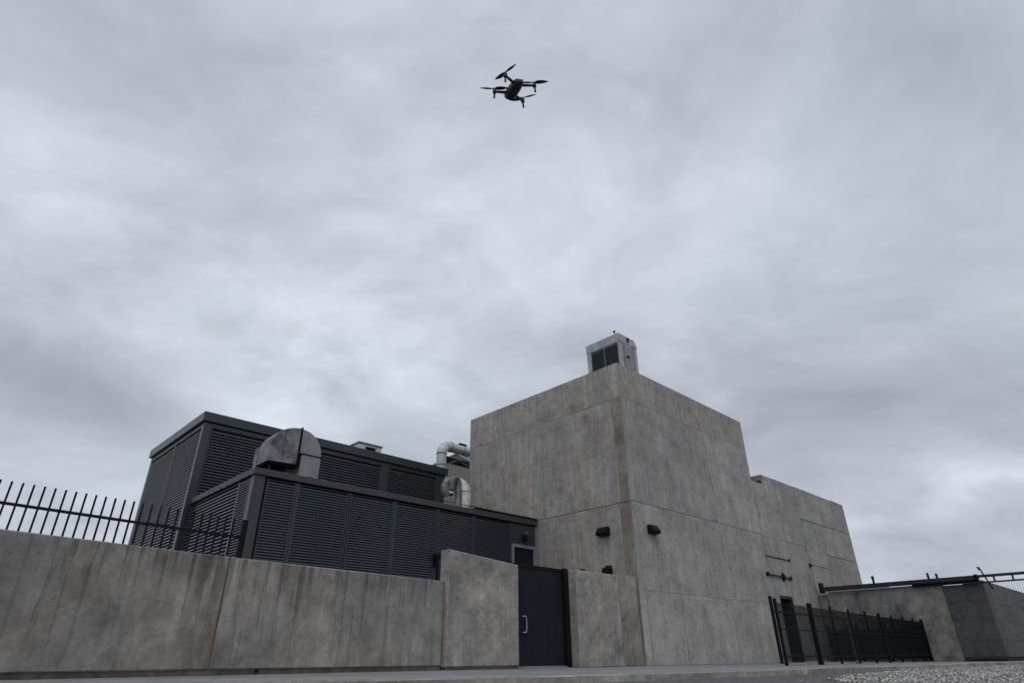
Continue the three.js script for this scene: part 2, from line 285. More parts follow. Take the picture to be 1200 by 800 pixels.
// ---------------------------------------------------------------- the concrete building
{
  const b = thing('concrete_building', 'tall bare concrete building with a stepped flank and recessed door, rising behind the gate', 'building', [17.07, 0, -12]);
  const T = 0.06, R = rng(31);
  part('wall', metreUV(merge([bx(17.07 + T, 26.6, 0, 9.8, -20.4, -12 - T), bx(26.6, 27.72, 0, 7.1, -20.4, -12.62), bx(27.72, 37.64, 0, 7.5, -20.4, -12.62),
    bx(26.6, 27.18, 0, 7.1, -12.62, -12 - T), bx(27.18, 27.72, 2.5, 7.1, -12.62, -12 - T), bx(27.72, 28.45, 2.5, 7.5, -12.62, -12 - T), bx(28.45, 37.64, 0, 7.5, -12.62, -12 - T)]), 5), mSealant, b);
  part('roof', bx(17.3, 26.4, 9.803, 9.84, -20.2, -12.3), mPost, b);
  const left = (z0, z1, y0, y1, m, g = 0.006) => part('wall_panel', metreUV(rbx(17.07, 17.07 + T - 0.001, y0 + g, y1 - g, z0 + g, z1 - g, 0.008), 5, R(), R()), m, b);
  const front = (x0, x1, y0, y1, m, g = 0.006) => part('wall_panel', metreUV(rbx(x0 + 2 * g, x1 - 2 * g, y0 + g, y1 - g, -12 - T + 0.001, -12, 0.008), 5, R(), R()), pour(m, R()), b);
  // left flank of the tower
  const zs = [-20.46, -19.96, -16.24, -12.42, -12.0], ys = [0, 4.89, 8.65, 10.06];
  for (let i = 0; i < 4; i++) for (let j = 0; j < 3; j++) {
    const strong = j < 1 ? 0 : 0; part('wall_panel', metreUV(rbx(17.07, 17.07 + T - 0.001, ys[j] + (j === 1 ? 0.009 : 0.003), ys[j + 1] - (j === 0 ? 0.009 : 0.003), zs[i] + 0.004, zs[i + 1] - 0.004, 0.006), 5, R(), R()), pour(i === 3 ? (j === 2 ? cTowerLeft : cStained) : cTowerLeft, R()), b);
  }
  // long front of the tower
  const xs = [17.07 + T, 22.9, 26.6], yf = [0, 2.13, 4.93, 8.7, 10.06];
  for (let i = 0; i < 2; i++) for (let j = 0; j < 4; j++) {
    const lo = j === 2 ? 0.008 : 0.003, hi = j === 1 ? 0.008 : 0.003; part('wall_panel', metreUV(rbx(xs[i] + 0.003, xs[i + 1] - 0.003, yf[j] + lo, yf[j + 1] - hi, -12 - T + 0.001, -12, 0.006), 5, R(), R()), pour(j === 3 ? cTowerLeft : cTowerFront, R()), b);
  }
  // thin fins of cement left where the forms met
  for (const [z, y0, y1] of [[-16.24, 4.93, 10.04], [-19.96, 4.93, 10.04], [-12.42, 4.93, 8.62]]) part('form_seam', metreUV(rbx(17.063, 17.072, y0, y1, z - 0.035, z + 0.02, 0.003), 5, R(), R()), cPale, b);
  for (const [x, y0, y1] of [[22.9, 4.96, 10.04], [17.5, 0.02, 8.68], [19.6, 0.02, 2.1], [24.7, 0.02, 4.9]]) part('form_seam', metreUV(rbx(x - 0.03, x + 0.03, y0, y1, -12.002, -11.994, 0.003), 5, R(), R()), cPale, b);
  // edges that close the tower above the lower roofs and the rear of the parapet
  part('parapet', metreUV(merge([bx(17.13, 26.54, 9.8, 10.05, -12.30, -12.062), bx(17.132, 17.40, 9.8, 10.05, -20.4, -12.302), bx(26.30, 26.54, 9.8, 10.05, -20.4, -12.302)]), 5), cTowerLeft, b);
  // lower wing in the same plane
  front(26.615, 27.72, 4.86, 7.3, cWing); front(27.72, 29.0, 4.86, 7.76, cWing, 0.005); front(29.0, 31.25, 4.86, 7.78, cWing, 0.01);
  front(31.25, 35.9, 6.2, 7.81, cWing, 0.016); front(35.9, 37.7, 6.2, 7.83, cWing, 0.008);
  front(31.25, 33.5, 4.05, 6.2, cWing, 0.012); front(33.5, 37.7, 4.72, 6.2, cWing, 0.013); front(33.5, 37.7, 2.9, 4.72, cWing, 0.013); front(33.5, 37.7, 0, 2.9, cWing); front(31.25, 33.5, 0, 4.05, cWing, 0.012);
  front(26.615, 27.18, 0, 2.13, cWing, 0.004); front(26.615, 27.18, 2.13, 4.86, cWing, 0.004); front(27.18, 28.45, 2.5, 4.86, cWing, 0.004); front(28.45, 31.25, 2.13, 4.86, cWing, 0.004); front(28.45, 31.25, 0, 2.13, cWing, 0.004);
  part('parapet', metreUV(merge([bx(27.72, 27.98, 7.5, 7.75, -20.4, -12.062), bx(27.98, 37.64, 7.5, 7.75, -12.3, -12.062)]), 5), cTowerLeft, b);
  // recessed steel door
  const d = part('door', rbx(27.24, 28.33, 0.02, 2.40, -12.52, -12.46, 0.006), mGate, b);
  part('handle', bar([27.42, 1.02, -12.44], [27.58, 1.02, -12.44], 0.014), mSteel, d);
  part('door_frame', merge([bx(28.33, 28.449, 0.0, 2.499, -12.60, -12.02), bx(27.181, 27.24, 0, 2.499, -12.60, -12.02), bx(27.24, 28.33, 2.40, 2.499, -12.60, -12.02)]), mFrame, b);
}
// ---------------------------------------------------------------- boundary wall, pier, gate, wall beside the gate
{
  const w = thing('boundary_wall', 'long low stained concrete wall topped by the picket fence', 'wall', [4.4, 0, -12.12]);
  const top = x => 2.01 - (x - 0.93) * (x < 4.4 ? 0.0231 : 0.0175) - (x < 4.4 ? 0 : -0.0194 + 0.0006);
  const topAt = x => x < 4.4 ? 2.01 - 0.0231 * (x - 0.93) : 1.93 - 0.0157 * (x - 4.4);
  const bounds = [[-9, -3.1], [-3.096, 4.39], [4.414, 9.44]];
  for (const [x0, x1] of bounds) {
    const g = prism([[x0, 0.085], [x1, 0.085], [x1, topAt(x1)], [x0, topAt(x0)]], -12.42, -12.12, 0.02);
    const u = metreUV(g, 12.5, 3 / 12.5, 0, 2.1); part('wall_panel', u, cWall, w);
  }
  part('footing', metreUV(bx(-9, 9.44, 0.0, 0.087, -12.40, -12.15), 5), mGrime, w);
  part('joint_filler', bx(4.385, 4.42, 0.09, 1.90, -12.40, -12.16), mDuctDark, w);
  part('drain_hole', (() => { const g = new THREE.TorusGeometry(0.026, 0.008, 8, 16); g.translate(5.26, 0.055, -12.138); return merge([g, (() => { const c = new THREE.CylinderGeometry(0.026, 0.026, 0.006, 16); c.rotateX(Math.PI / 2); c.translate(5.26, 0.055, -12.139); return c; })()]); })(), mBlack, w);

  const p = thing('wall_pier', 'tall mottled concrete pier standing left of the dark gate', 'pier', [10.6, 0, -12]);
  part('pier_block', metreUV(prism([[9.46, 0.06], [11.78, 0.06], [11.78, 2.40], [9.46, 2.57]], -12.34, -12.0, 0.022), 5, 0.13, 0.4), cPier, p);
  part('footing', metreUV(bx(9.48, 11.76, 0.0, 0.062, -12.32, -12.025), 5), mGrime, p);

  const s = thing('gate_side_wall', 'lower concrete wall between the dark gate and the tower corner', 'wall', [15.5, 0, -12.02]);
  part('wall_panel', metreUV(rbx(14.09, 16.07, 0, 2.475, -12.36, -12.02, 0.02), 5, 0.31, 0.2), cPier, s);
  part('wall_panel', metreUV(rbx(16.085, 17.045, 0, 2.49, -12.36, -12.025, 0.02), 5, 0.72, 0.6), cStained, s);

  const g = thing('gate', 'flat dark steel gate with a bright pull handle, between two concrete walls', 'gate', [12.9, 0, -12.36]);
  const leaf = part('gate_leaf', rbx(11.70, 13.86, 0.05, 2.49, -12.42, -12.37, 0.006), mGate, g);
  part('handle', tube([[12.235, 0.82, -12.36], [12.235, 0.82, -12.31], [12.31, 0.82, -12.285], [12.325, 0.84, -12.285], [12.325, 1.18, -12.285], [12.31, 1.2, -12.285], [12.235, 1.2, -12.31], [12.235, 1.2, -12.36]], 0.013, 60, 8), mSteel, leaf);
  part('gate_frame', merge([bx(11.75, 13.86, 2.42, 2.50, -12.368, -12.35)]), mBlack, g);
  part('gate_post', rbx(13.885, 14.04, 0, 2.52, -12.40, -12.26, 0.008), mBlack, g);
  for (const y of [0.4, 2.1]) part('hinge', cyl(0.022, 0.14, 13.872, y, -12.31), mBlack, g);
  part('sill', metreUV(bx(11.8, 14.0, 0.0, 0.035, -12.45, -12.3), 5), mPost, g);
}
{ // picket fence on the boundary wall
  const f = thing('picket_fence', 'black steel picket fence standing on the long stained wall', 'fence', [1, 2, -12.27]);
  const topY = x => 2.75 - 0.0265 * (x - 0.87), baseY = x => 2.0 - 0.0231 * (x - 0.93);
  const pk = new THREE.BoxGeometry(0.028, 1, 0.028);
  for (let k = -22; k <= 24; k++) {
    const x = 0.87 + k * 0.1462, y1 = topY(x), y0 = baseY(x) - 0.01; const m = mesh('picket', pk, mFence, f); m.scale.y = y1 - y0; m.position.set(x - 1, (y0 + y1) / 2 - 2, 0);
  }
  const rail = (dy) => { const a = -2.6, c = 4.62; const g = new THREE.BoxGeometry(Math.hypot(c - a, 0.0265 * (c - a)), 0.042, 0.04); g.rotateZ(-Math.atan(0.0265)); g.translate((a + c) / 2, topY((a + c) / 2) - dy, -12.27); part('rail', g, mFence, f); };
  rail(0.34);
  part('fence_post', rbx(4.545, 4.645, 1.9, 2.64, -12.32, -12.22, 0.006), mFence, f); part('fence_post', rbx(-2.68, -2.58, 1.9, 2.9, -12.32, -12.22, 0.006), mFence, f);
}

// ---------------------------------------------------------------- louvred plant enclosures
const slatShapes = {};
function frame(s, a0, a1, y0, y1, fw, face, dir) { // one ring round the blades
  const ring = (q, i) => { q.moveTo(a0 + i, y0 + i * 0.5); q.lineTo(a1 - i, y0 + i * 0.5); q.lineTo(a1 - i, y1 - i * 0.5); q.lineTo(a0 + i, y1 - i * 0.5); q.closePath(); return q; };
  ring(s, 0); s.holes.push(ring(new THREE.Path(), fw));
  const g = new THREE.ExtrudeGeometry(s, { depth: 0.085, bevelEnabled: false });
  if (dir === 'x') g.translate(0, 0, face - 0.09); else { g.rotateY(-Math.PI / 2); g.translate(face + 0.09, 0, 0); }
  return g;
}
// a bay of blades: dir 'x' runs along x facing +z, 'z' runs along z facing -x
function louvreBay(parent, dir, a0, a1, y0, y1, face, pitch, mat, tilt = 0.75, blade = 1.15) {
  const b = root(parent).position, len = Math.abs(a1 - a0), mid = (a0 + a1) / 2, fw = 0.03;
  const fr = frame(new THREE.Shape(), a0, a1, y0, y1, fw, face, dir);
  const bay = part('louvre_panel', fr, mFrame, parent);
  const key = `${dir}${len.toFixed(2)}${pitch}`;
  if (!slatShapes[key]) { // blade with a turned-down front lip
    const w = pitch * blade, L = len - 2 * fw, g1 = new THREE.BoxGeometry(L, 0.004, w); g1.rotateX(tilt);
    const g2 = new THREE.BoxGeometry(L, pitch * 0.32, 0.004); g2.translate(0, -Math.sin(tilt) * w / 2 - pitch * 0.02, Math.cos(tilt) * w / 2 + 0.001);
    const g = merge([g1, g2]); if (dir === 'z') g.rotateY(-Math.PI / 2); slatShapes[key] = g;
  }
  const depth = Math.cos(tilt) * pitch * blade / 2 + 0.006, R = rng(Math.round((a0 * 37 + face * 11) * 10) >>> 0);
  for (let y = y0 + pitch * 0.6; y < y1 - pitch * 0.35; y += pitch) {
    const m = mesh('louvre_slat', slatShapes[key], mat, bay); m.rotation.x = dir === 'x' ? (R() - 0.5) * 0.05 : 0;
    m.position.set((dir === 'x' ? mid : face + depth) - b.x, y - b.y, (dir === 'x' ? face - depth : mid) - b.z);
  }
  return bay;
}
{ // front enclosure
  const e = thing('louvre_enclosure', 'lower dark louvred plant enclosure with steel door, running to the tower', 'enclosure', [11.6, 1.55, -16.32]);
  const Z = -16.32, X = 6.13;
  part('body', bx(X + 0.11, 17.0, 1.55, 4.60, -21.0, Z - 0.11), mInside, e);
  part('corner_post', merge([rbx(X, X + 0.30, 1.55, 4.648, Z - 0.24, Z, 0.008)]), mFrame, e);
  part('plinth', merge([bx(X + 0.30, 15.56, 1.55, 2.30, Z - 0.10, Z - 0.03), bx(X + 0.03, X + 0.10, 1.55, 2.15, -21.1, Z - 0.241)]), mFrame, e);
  const cuts = [6.44, 7.36, 9.02, 10.61, 12.31, 13.86, 15.54];
  for (let i = 0; i < 6; i++) louvreBay(e, 'x', cuts[i] + 0.055, cuts[i + 1] - 0.045, 2.30, 4.60, Z, 0.0705, i % 2 ? mLouvre : mLouvreB, 0.74, 1.05);
  for (let i = 1; i < 7; i++) part('mullion', i === 1 || i === 3 || i === 5 ? merge([bx(cuts[i] - 0.043, cuts[i] - 0.002, 1.55, 4.62, Z - 0.10, Z + 0.012), bx(cuts[i] + 0.012, cuts[i] + 0.053, 1.55, 4.62, Z - 0.10, Z + 0.012)]) : bx(cuts[i] - 0.02, cuts[i] + 0.02, 1.55, 4.62, Z - 0.10, Z + 0.006), mFrame, e);
  // blank end bay with the door
  part('blank_panel', merge([bx(15.60, 15.70, 1.55, 4.62, Z - 0.09, Z - 0.02), bx(15.70, 16.92, 3.90, 4.62, Z - 0.09, Z - 0.02)]), mFrame, e);
  part('jamb_strip', bx(16.93, 17.03, 1.55, 4.62, Z - 0.09, Z + 0.012), mLightFrame, e);
  const d = part('door', bx(15.78, 16.84, 1.6, 3.78, Z - 0.10, Z - 0.05), mGate, e);
  part('door_frame', merge([bx(15.70, 15.80, 1.55, 3.90, Z - 0.085, Z + 0.02), bx(16.83, 16.92, 1.55, 3.90, Z - 0.085, Z + 0.02), bx(15.80, 16.83, 3.79, 3.90, Z - 0.085, Z + 0.02)]), mLightFrame, d);
  // side toward the left
  louvreBay(e, 'z', -17.26, -16.60, 2.15, 4.60, X, 0.070, mLouvreB, 0.6, 1.05);
  louvreBay(e, 'z', -21.1, -17.34, 2.15, 4.60, X, 0.096, mLouvreB, 0.52, 1.0);
  part('mullion', bx(X - 0.004, X + 0.09, 1.55, 4.62, -17.34, -17.26), mFrame, e);
  // cap
  const cap = part('roof_cap', merge([rbx(X - 0.05, 17.0, 4.66, 4.84, Z - 0.35, Z + 0.05, 0.01), rbx(X - 0.05, X + 0.3, 4.66, 4.84, -21.15, Z - 0.352, 0.01)]), mCap, e);
  part('roof', bx(X + 0.302, 17.0, 4.62, 4.78, -21.15, Z - 0.354), mCap, e);
  for (const x of [7.95, 9.7, 11.5, 13.3, 14.2]) part('seam_plate', bx(x - 0.03, x + 0.03, 4.655, 4.847, Z + 0.051, Z + 0.057), mFrame, cap);
  for (let i = 0; i < 9; i++) part('clip', bx(X - 0.062, X - 0.051, 4.645, 4.69, -20.6 + i * 0.5, -20.57 + i * 0.5), mBlack, cap);
  part('dark_flashing', merge([bx(14.0, 17.02, 4.842, 4.93, Z - 0.3, Z + 0.04)]), mBlack, e);
}
{ // rear, taller enclosure
  const e = thing('louvre_enclosure', 'taller dark louvred plant enclosure with a broad flat fascia, farthest left', 'enclosure', [11, 1.55, -21.2]);
  const Z = -21.2, X = 5.95;
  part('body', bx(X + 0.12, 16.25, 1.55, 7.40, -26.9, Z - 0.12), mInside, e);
  part('corner_post', merge([rbx(X, X + 0.26, 1.55, 7.42, Z - 0.17, Z, 0.008)]), mFrame, e);
  part('corner_post', rbx(X, X + 0.16, 1.55, 7.42, -27.02, -26.86, 0.008), mLightFrame, e);
  part('corner_post', rbx(15.82, 16.3, 4.6, 7.42, Z - 0.3, Z, 0.008), mFrame, e);
  part('mullion', rbx(12.98, 13.34, 4.6, 7.42, Z - 0.14, Z + 0.008, 0.006), mFrame, e);
  part('header', merge([bx(X + 0.26, 12.98, 7.28, 7.42, Z - 0.13, Z - 0.01), bx(13.34, 15.82, 7.28, 7.42, Z - 0.13, Z - 0.01), bx(X + 0.01, X + 0.13, 7.28, 7.42, -26.86, Z - 0.171)]), mFrame, e);
  louvreBay(e, 'x', X + 0.27, 12.975, 4.75, 7.28, Z, 0.098, mLouvre, 0.72, 1.0);
  louvreBay(e, 'x', 13.345, 15.815, 4.75, 7.28, Z, 0.098, mLouvre, 0.72, 1.0);
  louvreBay(e, 'z', -24.02, Z - 0.18, 3.0, 7.28, X, 0.100, mLouvreB, 0.52, 1.12);
  louvreBay(e, 'z', -26.85, -24.05, 3.0, 7.28, X, 0.100, mLouvreB, 0.52, 1.12);
  part('plinth', bx(X + 0.02, X + 0.10, 1.55, 3.0, -26.86, Z - 0.171), mFrame, e);
  const f = part('fascia', merge([rbx(X - 0.09, 16.38, 7.44, 7.76, Z - 0.4, Z + 0.09, 0.01), rbx(X - 0.09, X + 0.3, 7.44, 7.76, -27.1, Z - 0.402, 0.01), rbx(16.0, 16.38, 7.44, 7.76, -27.1, Z - 0.402, 0.01)]), mFrame, e);
  part('shadow_gap', bx(X + 0.02, 16.28, 7.42, 7.44, -26.98, Z - 0.02), mBlack, e);
  part('roof', bx(X + 0.302, 15.998, 7.5, 7.7, -27.1, Z - 0.404), mCap, e);
  for (const x of [9.2, 12.6]) part('seam', bx(x, x + 0.012, 7.445, 7.755, Z + 0.09, Z + 0.093), mBlack, f);
  part('seam', bx(X - 0.093, X - 0.09, 7.445, 7.755, -24.01, -23.99), mBlack, f);
}
{ // gooseneck cowl on the front enclosure
  const c = thing('roof_cowl', 'rounded galvanised gooseneck cowl on the corner of the lower enclosure roof', 'duct cowl', [7.5, 4.84, -17]);
  const arcL = [], arcR = [];
  for (let i = 0; i <= 30; i++) { const a = Math.PI - i / 30 * Math.PI / 2; arcL.push([7.53 + 0.88 * Math.cos(a), 5.72 + 0.73 * Math.sin(a)]); }
  for (let i = 0; i <= 30; i++) { const a = Math.PI / 2 - i / 30 * Math.PI / 2; arcR.push([7.56 + 0.70 * Math.cos(a), 5.69 + 0.74 * Math.sin(a)]); }
  part('hood', metreUV(prism([[6.65, 5.30], ...arcL, [7.53, 5.34]], -17.75, -17.0, 0.012), 1.4), mGalv, c);
  part('outlet', metreUV(merge([rbx(6.64, 7.3, 4.86, 5.86, -18.02, -17.76, 0.012)]), 1.4, 0.3, 0.2), mGalv, c);
  part('elbow', metreUV(prism([[7.56, 5.69], ...arcR], -17.72, -16.97, 0.012), 1.4, 0.5), mCowl, c);
  part('riser', metreUV(rbx(7.64, 8.26, 4.84, 5.675, -17.7, -16.98, 0.01), 1.4, 0.2, 0.7), mCowl, c);
  part('flange', merge([bx(7.533, 7.557, 5.3, 6.49, -17.8, -16.95), bx(7.6, 8.30, 5.676, 5.70, -17.76, -16.955)]), mBlack, c);
  part('leg', bx(6.8, 6.84, 4.83, 5.36, -17.2, -17.16), mRail, c); part('leg', bx(7.3, 7.34, 4.83, 5.36, -17.2, -17.16), mRail, c);
  part('bird_screen', bx(6.70, 7.5, 5.26, 5.295, -17.755, -17.05), mBlack, c);
  part('seam', bx(7.06, 7.072, 5.4, 6.32, -17.0, -16.996), mRail, c);
  part('access_cover', cyl(0.07, 0.06, 7.98, 5.0, -16.96, 12), mBlack, c);
}
for (const [x, y, z, w, label] of [[8.52, 4.92, -16.62, 0.12, 'small black roof fixture just right of the gooseneck cowl'], [9.55, 4.92, -16.62, 0.14, 'small black roof fixture below the middle of the tall enclosure']]) {
  const c = thing('roof_fixture', label, 'fixture', [x, 4.84, z]);
  part('housing', rbx(x - w, x + w, 4.85, 4.98, z - 0.08, z + 0.08, 0.02), mBlack, c); part('foot', bx(x - 0.04, x + 0.04, 4.80, 4.86, z - 0.04, z + 0.04), mRail, c);
}
{ // gear on the roofs behind
  const u = thing('rooftop_unit', 'small white ventilation box on the roof of the tall enclosure', 'roof unit', [13.9, 7.7, -24]);
  part('casing', rbx(13.43, 14.63, 7.7, 9.02, -25.4, -24.0, 0.02), mWhite, u);
  part('lid', rbx(13.38, 14.68, 9.03, 9.09, -25.45, -23.95, 0.012), mUnitDark, u);
  const v = part('vent', rbx(13.80, 14.25, 8.58, 8.86, -24.0, -23.93, 0.015), mBlack, u); part('vent_hood', bx(13.76, 14.29, 8.86, 8.90, -24.0, -23.84), mUnitDark, v);
  part('side_grille', bx(13.41, 13.43, 8.5, 8.9, -25.0, -24.7), mBlack, u);
  const g = thing('rooftop_unit', 'flat grey roof curb at the far right end of the tall enclosure roof', 'roof unit', [16.7, 7.7, -24.4]);
  part('casing', rbx(15.95, 17.3, 7.7, 8.74, -25.8, -24.3, 0.02), mUnitDark, g); part('lid', rbx(15.9, 17.35, 8.75, 8.82, -25.85, -24.25, 0.012), mUnit, g);
  const b = thing('corrugated_building', 'beige corrugated gable seen behind the silver ducts', 'building', [24, 0, -33]);
  // gable end faces the camera's side
  const Zb = -32, x0 = 23.0, x1 = 33;
  part('wall', prism([[x0, 0], [x1, 0], [x1, 11.3], [25.55, 12.85], [x0, 11.3]], Zb - 0.2, Zb, 0), mBeige, b);
  for (let i = 0; i < 28; i++) { const x = x0 + 0.12 + i * 0.25; if (x > 28.4) break; const t = x < 25.55 ? 11.3 + (x - x0) * 0.608 : 12.85 - (x - 25.55) * 0.208; part('rib', bx(x, x + 0.08, 4, t - 0.05, Zb, Zb + 0.035), mBeige, b); }
  part('roof', merge([bar([x0 - 0.1, 11.28, Zb + 0.1], [25.55, 12.9, Zb + 0.1], 0.06), bar([25.55, 12.9, Zb + 0.1], [x1, 11.35, Zb + 0.1], 0.06)]), mLightFrame, b);
}
{ // silver ducts between enclosure and tower
  const d = thing('silver_duct', 'large silver duct rising by the tower and turning over into its rear', 'duct', [17.8, 4.8, -23.5]);
  const r = 0.25, X = 17.78, Z = -23.5;
  part('pipe', cyl(r, 4.6, X, 7.0, Z, 24), mDuct, d);
  part('elbow', (() => { const pts = []; for (let i = 0; i <= 8; i++) { const a = Math.PI - i / 8 * Math.PI / 2; pts.push([X + 0.45 + 0.45 * Math.cos(a), 9.3 + 0.45 * Math.sin(a), Z]); } return tube(pts, r + 0.01, 10, 24); })(), mDuct, d);
  part('pipe', bar([X + 0.45, 9.75, Z], [X + 3.2, 9.75, Z], r, 24), mDuct, d);
  for (const y of [8.72, 9.28]) part('band', cyl(r + 0.025, 0.03, X, y, Z, 24), mUnitDark, d);
  for (const x of [0.5, 1.3]) part('band', bar([X + x, 9.75, Z], [X + x + 0.03, 9.75, Z], r + 0.025, 24), mUnitDark, d);
  part('hatch', bx(X + 1.0, X + 1.45, 9.94, 10.03, Z + 0.0, Z + 0.2), mBlack, d);
  const t = thing('cable_tray', 'dark tray on brackets under the horizontal silver duct', 'cable tray', [19, 9.2, -24.0]);
  part('tray', bx(18.25, 20.6, 9.18, 9.34, -24.3, -23.9), mRail, t); part('edge_strip', bx(18.25, 20.6, 9.36, 9.40, -24.0, -23.88), mWhite, t); part('bracket', bar([18.3, 8.9, -23.9], [19.2, 9.36, -23.9], 0.03), mUnit, t); part('bracket', bar([19.2, 9.36, -23.9], [20.2, 9.0, -23.9], 0.03), mUnit, t);

  const a = thing('silver_duct', 'fat bright silver duct arching down to the lower roof beside the tower', 'duct', [15.6, 4.78, -19]);
  const arc = (cx, cy, z, R0, y0, dz = 0) => { const pts = [[cx - R0, y0[0], z + dz]]; for (let i = 0; i <= 12; i++) { const q = Math.PI - i / 12 * Math.PI; pts.push([cx + R0 * Math.cos(q), cy + R0 * Math.sin(q), z + dz * (1 - i / 12)]); } pts.push([cx + R0, y0[1], z]); return pts; };
  part('arch', tube(arc(15.37, 6.27, -19, 0.28, [6.1, 4.75], -0.4), 0.25, 60, 24), mDuct, a);
  for (const [x, y] of [[15.65, 6.2], [15.65, 5.2]]) part('band', cyl(0.268, 0.03, x, y, -19, 24), mUnitDark, a);
  part('bend', (() => { const pts = []; for (let i = 0; i <= 10; i++) { const q = Math.PI * (0.55 + 0.75 * i / 10); pts.push([15.1 + 0.27 * Math.cos(q), 6.28 + 0.32 * Math.sin(q), -19.3]); } return tube(pts, 0.17, 20, 20); })(), mGalv, a);
  const s = thing('silver_duct', 'narrow silver duct hooped in front of the fat arched duct', 'duct', [14.9, 4.78, -18.3]);
  part('hoop', tube(arc(14.42, 6.22, -18.1, 0.15, [5.9, 4.75]), 0.12, 50, 18), mGalv, s);
  part('band', cyl(0.135, 0.025, 14.57, 5.9, -18.1, 18), mUnitDark, s);
  part('lagging', cyl(0.075, 1.3, 14.83, 5.4, -18.3, 14), mDuctDark, s);
  const h = thing('guard_rail', 'thin steel rails crossing behind the silver ducts above the lower roof', 'railing', [15.4, 4.78, -19.6]);
  for (const y of [5.35, 5.62]) part('rail', bar([14.2, y, -18.7], [16.9, y, -18.7], 0.016), mRail, h);
  for (const x of [14.3, 15.95, 16.8]) part('post', bar([x, 4.78, -18.7], [x, 5.64, -18.7], 0.016), mRail, h);
}
{ // air handler on the tower roof
  const u = thing('air_handler', 'pale grey louvred air handler on top of the concrete tower', 'air conditioner', [18.7, 9.84, -13.3]);
  part('casing', metreUV(prism([[18.12, 9.84], [19.3, 9.84], [19.3, 11.55], [18.12, 11.55]], -14.2, -12.5, 0.012), 1.5), mUnit, u);
  part('hood', metreUV(prism([[18.105, 11.555], [19.315, 11.555], [19.31, 11.70], [19.16, 11.92], [18.105, 11.92]], -14.215, -12.485, 0.012), 1.5), mUnit, u);
  for (const [z0, z1] of [[-13.93, -13.30], [-13.24, -12.60]]) {
    const g = part('grille', bx(18.085, 18.12, 9.9, 11.5, z0, z1), mInside, u);
    for (let i = 0; i < 17; i++) part('grille_slat', (() => { const q = new THREE.BoxGeometry(0.006, 0.06, z1 - z0 - 0.02); q.rotateZ(-0.6); q.translate(18.078, 9.95 + i * 0.092, (z0 + z1) / 2); return q; })(), mFrame, g);
  }
  const d = part('access_door', rbx(18.42, 18.98, 9.95, 11.45, -12.5, -12.47, 0.008), mCowl, u); part('handle', bx(18.5, 18.62, 10.92, 10.99, -12.47, -12.42), mBlack, d);
  part('trim', merge([bx(18.34, 18.38, 9.9, 11.55, -12.5, -12.475), bx(19.02, 19.06, 9.9, 11.55, -12.5, -12.475)]), mUnitDark, u);
  part('knob', merge([cyl(0.018, 0.16, 18.2, 12.0, -12.75, 10), (() => { const g = new THREE.SphereGeometry(0.06, 14, 10); g.scale(1, 0.6, 1); g.translate(18.2, 12.10, -12.75); return g; })()]), mBlack, u);
  part('latch', bx(18.62, 18.70, 11.66, 11.84, -12.47, -12.42), mBlack, u);
}
// ---------------------------------------------------------------- fittings on the concrete
function wallPack(label, at, turn) { // wedge lamp, back on the wall
  const o = thing('wall_light', label, 'wall light', at, undefined); o.rotation.y = turn;
  const s = new THREE.Shape([[0, 0.13], [0.12, 0.13], [0.24, -0.05], [0.22, -0.11], [0.05, -0.13], [0, -0.13]].map(p => new THREE.Vector2(...p)));
  const g = new THREE.ExtrudeGeometry(s, { depth: 0.42, bevelEnabled: true, bevelSize: 0.012, bevelThickness: 0.012, bevelSegments: 2 }); g.translate(0, 0, -0.21); g.rotateY(-Math.PI / 2);
  mesh('housing', g, mBlack, o);
  const l = new THREE.BoxGeometry(0.34, 0.01, 0.12); l.translate(0, -0.136, 0.14); mesh('lens', l, mRail, o);
  const p = new THREE.BoxGeometry(0.3, 0.2, 0.02); p.translate(0, 0, 0.002); mesh('back_plate', p, mRail, o);
}
wallPack('black wedge wall light left of the tower corner', [17.07, 4.03, -13.15], -Math.PI / 2);
wallPack('black wedge wall light right of the tower corner', [18.15, 4.07, -12.0], 0);
